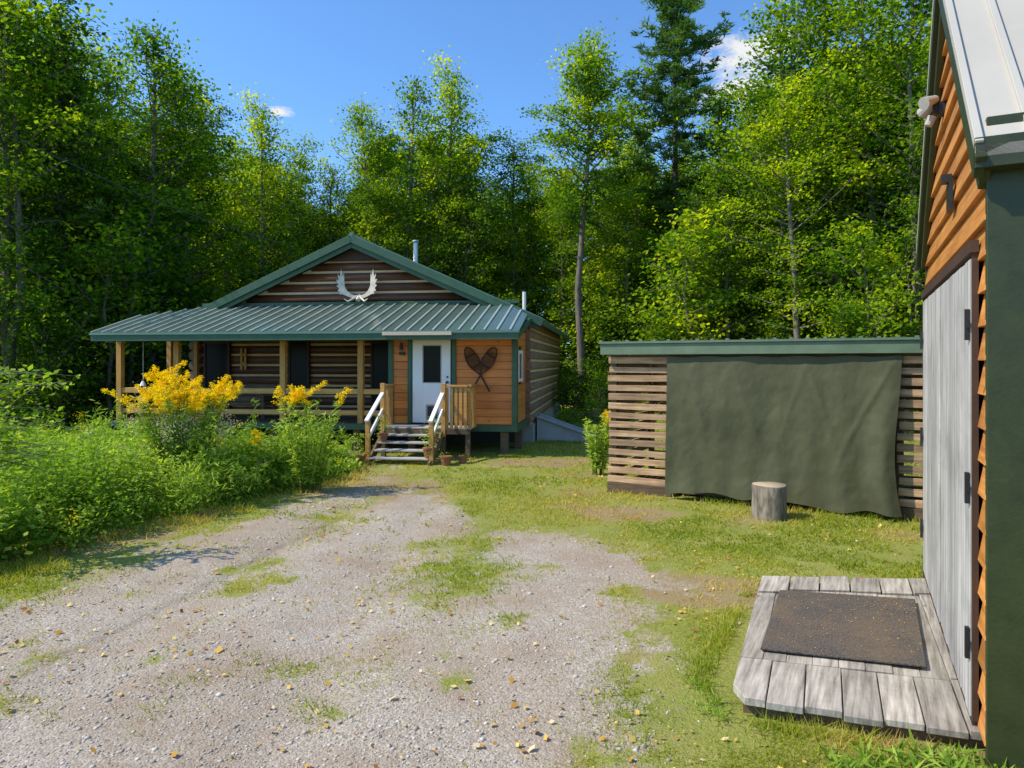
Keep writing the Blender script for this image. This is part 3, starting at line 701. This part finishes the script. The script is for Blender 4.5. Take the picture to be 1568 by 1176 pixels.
for sg in(-1,1):
    o=Vector((0.12,-.24,3.98));
    poly=[(.05,.03),(.14,.0),(.24,.03),(.34,.08),(.43,.12),(.48,.10),(.47,.18),(.54,.20),(.50,.28),(.57,.36),(.51,.39),(.58,.54),(.51,.52),(.54,.70),(.48,.62),(.45,.84),(.41,.62),(.38,.74),(.37,.50),(.36,.34),(.30,.22),(.20,.12),(.10,.09),(.04,.10)]
    poly=[(sg*a_*1.02,0,b_*.95) for a_,b_ in poly]
    an.prism([o+Vector((q[0],-.02-abs(q[0])*.25,q[2])) for q in poly],(0,.03,0))
    an.tubep([o+Vector((sg*.04,-.02,.06)),o+Vector((sg*.14,-.12,-.03)),o+Vector((sg*.24,-.2,-.10)),o+Vector((sg*.34,-.22,-.03))],[.035,.03,.025,.008],6)
an.cyl((.12,-.3,3.92),(.12,-.2,4.08),.07,.05,8);an.build('moose_antlers',M_antler,cab)
sn=MB()
for sg in(-1,1):
    c0=Vector((3.94,-2.265-.03*(sg>0),1.90));ang=sg*.50
    def L(a_,b_): return c0+Vector((a_*math.cos(ang)+b_*math.sin(ang),-.015,-a_*math.sin(ang)+b_*math.cos(ang)))
    ring=[];hwf=lambda yy:.145*math.sqrt(max(0,1-yy*yy))*(1 if yy>-.1 else max(0,(1+yy)/.9)**.7)
    for i in range(29):
        t=i/28*2*math.pi;yy=math.cos(t);w_=hwf(yy)*(1 if math.sin(t)>=0 else -1);ring.append(L(w_,.36+.38*yy))
    sn.tubep(ring,.018,6);sn.tubep([L(0,0),L(0,-.46)],.022,6)
    for kk in range(-8,9):
        yy=kk/9.5;hw_=hwf(yy)
        if hw_>.02: sn.tubep([L(-hw_,.36+.38*yy),L(hw_,.36+.38*yy)],.018 if kk in(-3,4) else .007,4)
    for kk in(-.10,-.05,0,.05,.10): sn.tubep([L(kk,.36-.2),L(kk,.36+.26)],.007,4)
sn.build('snowshoes',M_brown,cab)
ch=MB();ch.cyl((1.05,2.2,4.9),(1.05,2.2,5.92),.08,k=12);ch.cyl((1.05,2.2,5.95),(1.05,2.2,6.0),.12,.08,12);ch.build('stove_pipe',M_steel,cab)
ch=MB();ch.cyl((4.62,.8,3.5),(4.62,.8,4.2),.05,k=10);ch.build('vent_pipe',M_white,cab)
bk=MB();bk.prism([(5.0,.6,0),(6.6,.6,0),(6.6,.6,.12),(5.0,.6,.68)],(0,1.3,0));bk.beam((4.98,.56,.70),(6.65,.56,.13),.05,.06);bk.beam((4.98,1.25,.72),(6.65,1.25,.15),.05,.03);bk.build('cellar_bulkhead',M_grey,cab,.01)
ho=MB();ho.cyl((-4.9,-2.3,1.72),(-4.9,-2.3,2.75),.006,k=5);ho.cyl((-4.9,-2.3,1.6),(-4.9,-2.3,1.72),.09,.03,8);ho.build('wind_chime',M_white,cab)

def potplant(name,lx,ly,z,r0,hh,seed,kk=160,ps=.05):
    e=empty(name,(*frame_pt(CO,CA,lx,ly),z),0);m=MB();m.cyl((0,0,0),(0,0,r0*1.5),r0*.7,r0,12);m.cyl((0,0,r0*1.5),(0,0,r0*1.75),r0*1.1,r0*1.1,12);m.build('pot',M_terra,e)
    r=np.random.default_rng(seed);C=np.stack([r.normal(0,r0*.8,kk),r.normal(0,r0*.8,kk),r0*1.5+r.uniform(-.3,1,kk)*hh],1);V,Fl=leaves(r,C,r.uniform(.7,1.3,kk)*ps,.6,up=.6)
    A=Acc();A.add(V,Fl,0,np.repeat(np.clip(r.normal(.5,.2,kk),0,1),4));A.build('leaves',[M_weed],e)
potplant('potted_plant',1.72,-4.45,0,.14,.5,1,240);potplant('potted_plant',1.95,-3.6,.42,.11,.45,2,200)
potplant('potted_plant',3.12,-3.6,.42,.12,.4,3,200);potplant('potted_plant',3.15,-4.1,.14,.13,.45,4,220);potplant('flower_pot',3.55,-4.2,0,.12,.1,5,40);potplant('flower_pot',3.85,-3.9,0,.10,.08,6,30)

# ---------------------------------------------------------------- WOODSHED
wsd=empty('woodshed',(WO[0],WO[1],0),WA);WL=5.3;WD=2.3
s=MB()
for (xa,xb_) in((0,1.02),(4.30,WL)):
    z=.17
    while z<2.26:
        y0=R.uniform(-.006,.006);tilt=R.uniform(-.012,.012);x1=xb_+R.uniform(-.02,.02);x0=xa-.02+R.uniform(-.025,.02);hb_=.105+R.uniform(-.012,.01)
        s.prism([(x0,-.03+y0,z),(x1,-.03+y0,z+tilt),(x1,-.03+y0,z+tilt+hb_),(x0,-.03+y0,z+hb_)],(0,.03,0));z+=.155
for x in(0,WL):
    z=.17
    while z<2.2: s.box(x-.015,x+.015,.1,WD-.03,z,z+.11);z+=.16
z=.17
while z<2.1: s.box(0,WL,WD,WD+.03,z,z+.10);z+=.175
s.build('slatted_walls',M_slat,wsd,.003)
s=MB()
for x in(.05,1.06,4.30,WL-.05):
    s.box(x-.05,x+.05,.005,.1,-.05,2.3)
    s.box(x-.05,x+.05,WD-.1,WD-.005,-.05,2.1)
s.box(-.04,1.06,-.06,.09,-.03,.16);s.box(4.26,WL,-.06,.09,-.03,.16);s.box(-.02,WL,-.02,.08,2.22,2.325)
s.box(.1,WL-.1,.1,WD,.05,.1)
s.beam((.0,.06,.3),(1.05,.06,1.6),.03,.09,up=(0,1,0))
s.build('frame_timbers',M_slatd,wsd)
fw=MB();r=np.random.default_rng(4)
for i in range(150):
    x=1.2+r.random()*2.9;row=int(r.integers(0,11));fw.cyl((x,1.0+r.normal(0,.03),.18+row*.15),(x,1.5,.18+row*.15),.075,k=7)
fw.build('stacked_firewood',M_slat,wsd)
s=MB();s.box(-.12,WL+.1,-.18,-.13,2.33,2.51);s.build('fascia',M_green2,wsd,.004)
s=MB();s.prism([(-.14,-.21,2.515),(WL+.1,-.21,2.515),(WL+.1,WD+.2,2.26),(-.14,WD+.2,2.26)],(0,0,.035))
xx=-.1
while xx<WL+.1: s.beam((xx,-.21,2.56),(xx,WD+.2,2.305),.05,.025);xx+=.23
s.build('roof',M_green2,wsd)
nu,nv=180,110;U,Wv=np.meshgrid(np.linspace(0,1,nu),np.linspace(0,1,nv))
x0=1.0+U*3.32;bot=.02+.05*np.sin(U*9)**2+.09*np.abs(np.sin(U*3.1+.6))+.015*np.sin(U*31)
x0=x0+np.where(U>.5,-(U-.5)*.30*(1-Wv)*np.sin(Wv*3.1),0)
zt=2.30-.02*np.sin(U*math.pi*5)**2
z0=bot+(zt-bot)*Wv
lo=(1-Wv)
yy=-.07-.11*lo**1.3-.02*np.sin(U*17+Wv*2.5+2*fbm(U*3,Wv*2,8))*lo**.8-.012*np.sin(U*47+1.3+3*fbm(U*5,Wv*3,9))*lo-.06*fbm(U*6,Wv*3,15)-.14*np.exp(-((U-.96)/.05)**2)*lo-.05*np.exp(-((U-.12-.10*lo)/.03)**2)*Wv*lo*2
for (uc,sl_,am) in((.02,.55,.022),(.3,.35,.012),(.62,.4,.014),(.64,-.35,.010),(.98,-.5,.022)):
    yy-=am*np.exp(-((U-uc-sl_*lo*.6)/.016)**2)*np.clip(Wv,0,1)**1.2*np.clip(lo*4,0,1)
yy-=.010*(fbm(U*22,Wv*12,19)-.5)
V=np.stack([x0,yy,z0],-1).reshape(-1,3);idx=np.arange(nu*nv).reshape(nv,nu);Fq=np.stack([idx[:-1,:-1],idx[:-1,1:],idx[1:,1:],idx[1:,:-1]],-1).reshape(-1,4)
make_obj('tarp_curtain',V,[Fq],[M_tarp],parent=wsd,smooth=True)

# ---------------------------------------------------------------- stump
x,y=G(1184,796);y+=.12;k=28;th=np.arange(k)*2*math.pi/k
rr=.235+.012*np.sin(th*3)+R.normal(0,.005,k)
rings=[]
for z,f_ in((-.05,1.08),(.1,1.02),(.3,.98),(.46,1.0),(.475,.97)): rings.append(np.stack([np.cos(th)*rr*f_,np.sin(th)*rr*f_,np.full(k,z)],1))
V=np.concatenate(rings+[np.array([[0,0,.477]])]);Fq=[];Ft=[]
for i in range(4):
    for j in range(k): Fq.append((i*k+j,i*k+(j+1)%k,(i+1)*k+(j+1)%k,(i+1)*k+j))
for j in range(k): Ft.append((4*k+j,4*k+(j+1)%k,5*k))
M_cut,nt,b=newmat('cut_wood');wv=N(nt,'ShaderNodeTexWave',wave_type='RINGS',rings_direction='Z');wv.inputs['Scale'].default_value=14;wv.inputs['Distortion'].default_value=2;nt.links.new(ocoord(nt),wv.inputs[0])
nt.links.new(ramp(nt,wv.outputs[1],[(0,(.34,.26,.16)),(1,(.54,.43,.28))]),b.inputs['Base Color']);b.inputs['Roughness'].default_value=.9
M_sbark=wood('stump_bark',(.07,.055,.038),(.38,.32,.24),(16,16,4),.9,.1,dirt=.7,bs=1)
so=make_obj('tree_stump',V,[np.array(Fq),np.array(Ft)],[M_sbark,M_cut],midx=[0]*len(Fq)+[1]*len(Ft));so.location=(x,y,0)

# ---------------------------------------------------------------- platform
PA=math.radians(-28);pe_=empty('wooden_platform',(2.0,4.2,0),PA)
def loc(p):
    dx,dy=p[0]-2.0,p[1]-4.2;c,s=math.cos(-PA),math.sin(-PA);return (c*dx-s*dy,s*dx+c*dy)
Aq=np.array([1.36,4.28]);Bq=np.array([2.80,3.80]);Cq=np.array([4.12,6.60]);Dq=np.array([2.46,6.72])
def Q(s,t): return (Aq*(1-s)+Bq*s)*(1-t)+(Dq*(1-s)+Cq*s)*t
pl=MB()
def qb(s0,s1,t0,t1,z0=.06,z1=.105,cut=False):
    a=.012;pp=[Q(s0,t0),Q(s1,t0),Q(s1,t1),Q(s0,t1)]
    if cut: pp=[Q(s0+.06,t0),Q(s1,t0),Q(s1,t1),Q(s0,t1),Q(s0,t0+.06)]
    cn=sum(pp)/len(pp);zj=R.uniform(-.006,.008)
    pl.prism([(*loc(p_+(cn-p_)/np.linalg.norm(cn-p_)*a),z0) for p_ in pp],(0,0,z1-z0+zj))
for i in range(7):
    s0=i/7;qb(s0,s0+1/7,R.uniform(-.012,.006) if i else .0,.235,cut=(i==0))
for i in range(2): qb(.0+i*.1,.1+i*.1,.24,.80)
for i in range(2): qb(.86+i*.07,.93+i*.07,.24,.84)
for i in range(6): qb(.2+i*.11,.31+i*.11,.24,.84,.055,.095)
for i in range(6): qb(i/6,i/6+1/6,.845 if i else .805,1+R.uniform(-.01,.01))
pl.build('planks',M_plank,pe_,.004)
fr=MB()
fr.prism([(*loc(Q(.05,.03)),-.03),(*loc(Q(.98,.02)),-.03),(*loc(Q(.98,.98)),-.03),(*loc(Q(.02,.98)),-.03)],(0,0,.085));fr.build('frame',M_slatd,pe_)
mt=MB();pp=[(1.80,4.95),(2.83,4.66),(3.53,5.98),(2.44,6.22)];mt.prism([(a_,b_,.114) for a_,b_ in pp],(0,0,.016));mt.build('rubber_mat',M_mat,None,.004)
n=520;tt=R.beta(1.4,1.0,(n,2));pp=np.array(pp);pq=(pp[0]*(1-tt[:,:1])+pp[1]*tt[:,:1])*(1-tt[:,1:])+(pp[3]*(1-tt[:,:1])+pp[2]*tt[:,:1])*tt[:,1:]
V,Fl=leaves(R,np.concatenate([pq,np.full((n,1),.136)],1),R.uniform(.006,.022,n),.4,up=4);make_obj('leaf_litter',V,[Fl],[M_fallen],tint=np.repeat(R.uniform(0,.5,n),4))

# ---------------------------------------------------------------- STORAGE SHED
sh=empty('storage_shed',(SO[0],SO[1],0),SA);SW=3.56;SE=3.42;SP=5.25
b_=MB();b_.box(0.02,SW-.02,-6,-.03,0.02,SE);b_.prism([(.02,-.03,SE),(SW-.02,-.03,SE),(SW/2,-.03,SP-.05)],(0,-5.9,0));b_.build('body',M_brown,sh)
sd=MB();z=.12
while z<SP-.25:
    if z<SE-.15: x0,x1=.0,SW
    else:
        q=(z+.2-SE)/(SP-SE)*SW/2;x0,x1=q,SW-q
    if z<2.72: segs=[(x0,.24),(3.48,x1)]
    else: segs=[(x0,x1)]
    for a_,c_ in segs:
        sd.prism([(a_,-.03,z),(a_,.036,z),(a_,.002,z+.192),(a_,-.03,z+.192)],(c_-a_,0,0))
    z+=.19
sd.build('lap_siding',M_orange2,sh,.003)
dd_=MB()
for a_,c_ in((.28,1.80),(1.87,3.42)):
    nb_=8;wd=(c_-a_)/nb_
    for i in range(nb_): dd_.box(a_+i*wd+.004,a_+(i+1)*wd-.004,.028,.065+R.uniform(-.003,.003),.15+R.uniform(-.01,.01),2.80)
dd_.build('double_doors',M_doorw,sh,.003)
dd_=MB();dd_.box(.235,.272,.03,.06,.14,2.85);dd_.box(3.43,3.47,.03,.06,.14,2.85);dd_.box(.22,3.48,.03,.075,2.83,2.90)
dd_.box(1.802,1.865,.03,.05,.16,2.8);dd_.box(.25,3.45,.0,.06,.05,.14)
dd_.build('door_trim',M_brown,sh)
dd_=MB()
for x_ in(.30,3.36):
    for z_ in(.55,1.45,2.4): dd_.box(x_-.03,x_+.05,.069,.085,z_,z_+.04);dd_.box(x_-.02,x_+.012,.069,.09,z_-.07,z_+.11)
dd_.box(1.3,1.5,.038,.06,3.3,3.5);dd_.box(1.36,1.44,.038,.10,3.5,3.56)
dd_.build('door_hinges',M_black,sh)
cb_=MB();cb_.box(-.03,.018,-.20,.03,0,SE+.1);cb_.box(-.03,.0,-5.9,-.2,.0,SE);cb_.box(SW-.01,SW+.03,-.15,.03,0,SE);cb_.build('corner_boards',M_dgreen,sh,.004)
rf=MB();k_=(SP-SE)/(SW/2)
for sg in(-1,1):
    e=SW/2+.16
    rf.prism([(SW/2,.10,SP+.08),(SW/2+sg*e,.10,SP-e*k_+.08),(SW/2+sg*e,.10,SP-e*k_+.02),(SW/2,.10,SP+.02)],(0,-6.2,0))
    yy=.08
    while yy>-6:
        rf.beam((SW/2,yy,SP+.095),(SW/2+sg*e,yy,SP-e*k_+.095),.04,.03);yy-=.23
rf.build('metal_roof',M_metalw,sh,.003)
rk=MB()
for sg in(-1,1):
    e=SW/2+.14
    rk.beam((SW/2,.075,SP-.05),(SW/2+sg*e,.075,SP-e*k_-.05),.05,.13);rk.beam((SW/2,.04,SP-.19),(SW/2+sg*(e-.1),.04,SP-(e-.1)*k_-.19),.05,.14)
rk.beam((-.14,.10,SE-.12),(-.14,-6,SE-.12),.04,.16);rk.box(-.13,0,-6,.09,SE-.20,SE-.17)
rk.build('rake_boards',M_dgreen,sh,.003)
fl_=MB();fl_.box(2.0,2.1,.0,.06,4.2,4.3);fl_.box(2.03,2.07,.06,.10,4.22,4.34);fl_.build('flood_light_bracket',M_black,sh)
fl_=MB();fl_.cyl((2.02,.08,4.33),(1.93,.17,4.28),.03,.05,12);fl_.cyl((2.08,.08,4.33),(2.19,.16,4.28),.03,.05,12);fl_.cyl((2.05,.10,4.20),(2.05,.13,4.13),.035,.03,10);fl_.build('flood_light_heads',M_grey,sh)

a=np.array(P(-260,60,11));b2=np.array(P(430,372,19.5));t=np.linspace(0,1,20)[:,None];pts=a*(1-t)+b2*t;pts[:,2]-=.35*4*(t[:,0]*(1-t[:,0]))
V,Fq=tube(pts,.009,5);make_obj('power_line',V,[Fq],[M_cable])

# ---------------------------------------------------------------- world, sun, camera
w=bpy.data.worlds.new('World');scene.world=w;w.use_nodes=True;nt=w.node_tree;bg=nt.nodes['Background']
sky=nt.nodes.new('ShaderNodeTexSky');sky.sky_type='NISHITA';sky.sun_disc=False
EL=math.radians(48);sx,sy=-.985,-.15
sky.sun_elevation=EL;sky.sun_rotation=math.atan2(sx,sy)%(2*math.pi);sky.air_density=1.0;sky.dust_density=.4;sky.ozone_density=2.0
tc=nt.nodes.new('ShaderNodeTexCoord');gen=tc.outputs['Generated']
nrm=nt.nodes.new('ShaderNodeVectorMath');nrm.operation='NORMALIZE';nt.links.new(gen,nrm.inputs[0])
mp=nt.nodes.new('ShaderNodeMapping');mp.inputs['Scale'].default_value=(1,1,2.2);nt.links.new(nrm.outputs[0],mp.inputs[0])
nz=noise(nt,mp.outputs[0],16,8,.62)
mask=None
for (u,v,rad) in((1165,78,.07),(1135,138,.07),(1110,100,.055),(430,172,.02)):
    dv_=Vector(((u-784)/F,1,(VH-v)/F)).normalized()
    sb=nt.nodes.new('ShaderNodeVectorMath');sb.operation='SUBTRACT';nt.links.new(nrm.outputs[0],sb.inputs[0]);sb.inputs[1].default_value=dv_
    ml=nt.nodes.new('ShaderNodeVectorMath');ml.operation='MULTIPLY';nt.links.new(sb.outputs[0],ml.inputs[0]);ml.inputs[1].default_value=(1,1,2.4)
    ln_=nt.nodes.new('ShaderNodeVectorMath');ln_.operation='LENGTH';nt.links.new(ml.outputs[0],ln_.inputs[0])
    mr=nt.nodes.new('ShaderNodeMapRange');mr.inputs['From Min'].default_value=rad*1.5;mr.inputs['From Max'].default_value=0;nt.links.new(ln_.outputs['Value'],mr.inputs[0])
    mask=mr.outputs[0] if mask is None else math_(nt,'MAXIMUM',mask,mr.outputs[0])
cm=ramp(nt,math_(nt,'ADD',math_(nt,'MULTIPLY',mask,.6),math_(nt,'MULTIPLY',math_(nt,'SUBTRACT',nz,.5),1.6)),[(.2,(0,0,0)),(.5,(1,1,1))])
cm=math_(nt,'MULTIPLY',cm,math_(nt,'MINIMUM',math_(nt,'MULTIPLY',mask,4.0),1.0))
skt=mix(nt,1.0,sky.outputs[0],(1.08,1.58,2.05),'MULTIPLY')
skc=mix(nt,cm,skt,(7.4,7.5,7.6))
nt.links.new(skc,bg.inputs[0]);bg.inputs[1].default_value=.12
sd_=Vector((sx*math.cos(EL),sy*math.cos(EL),math.sin(EL))).normalized()
ld_=bpy.data.lights.new('sun','SUN');ld_.energy=5.0;ld_.angle=math.radians(.5);ld_.color=(1,.92,.77)
lo=bpy.data.objects.new('sun',ld_);col.objects.link(lo);lo.rotation_euler=sd_.to_track_quat('Z','Y').to_euler()
cd=bpy.data.cameras.new('camera');cd.lens=24;cd.sensor_width=36;cd.shift_y=-(588-VH)/1568;cd.clip_end=3000;cd.clip_start=.05
co=bpy.data.objects.new('camera',cd);col.objects.link(co);co.location=(0,0,H);co.rotation_euler=(math.pi/2,0,0);scene.camera=co
scene.view_settings.view_transform='Standard';scene.view_settings.look='None';scene.view_settings.exposure=0
print('objs',len(bpy.data.objects))
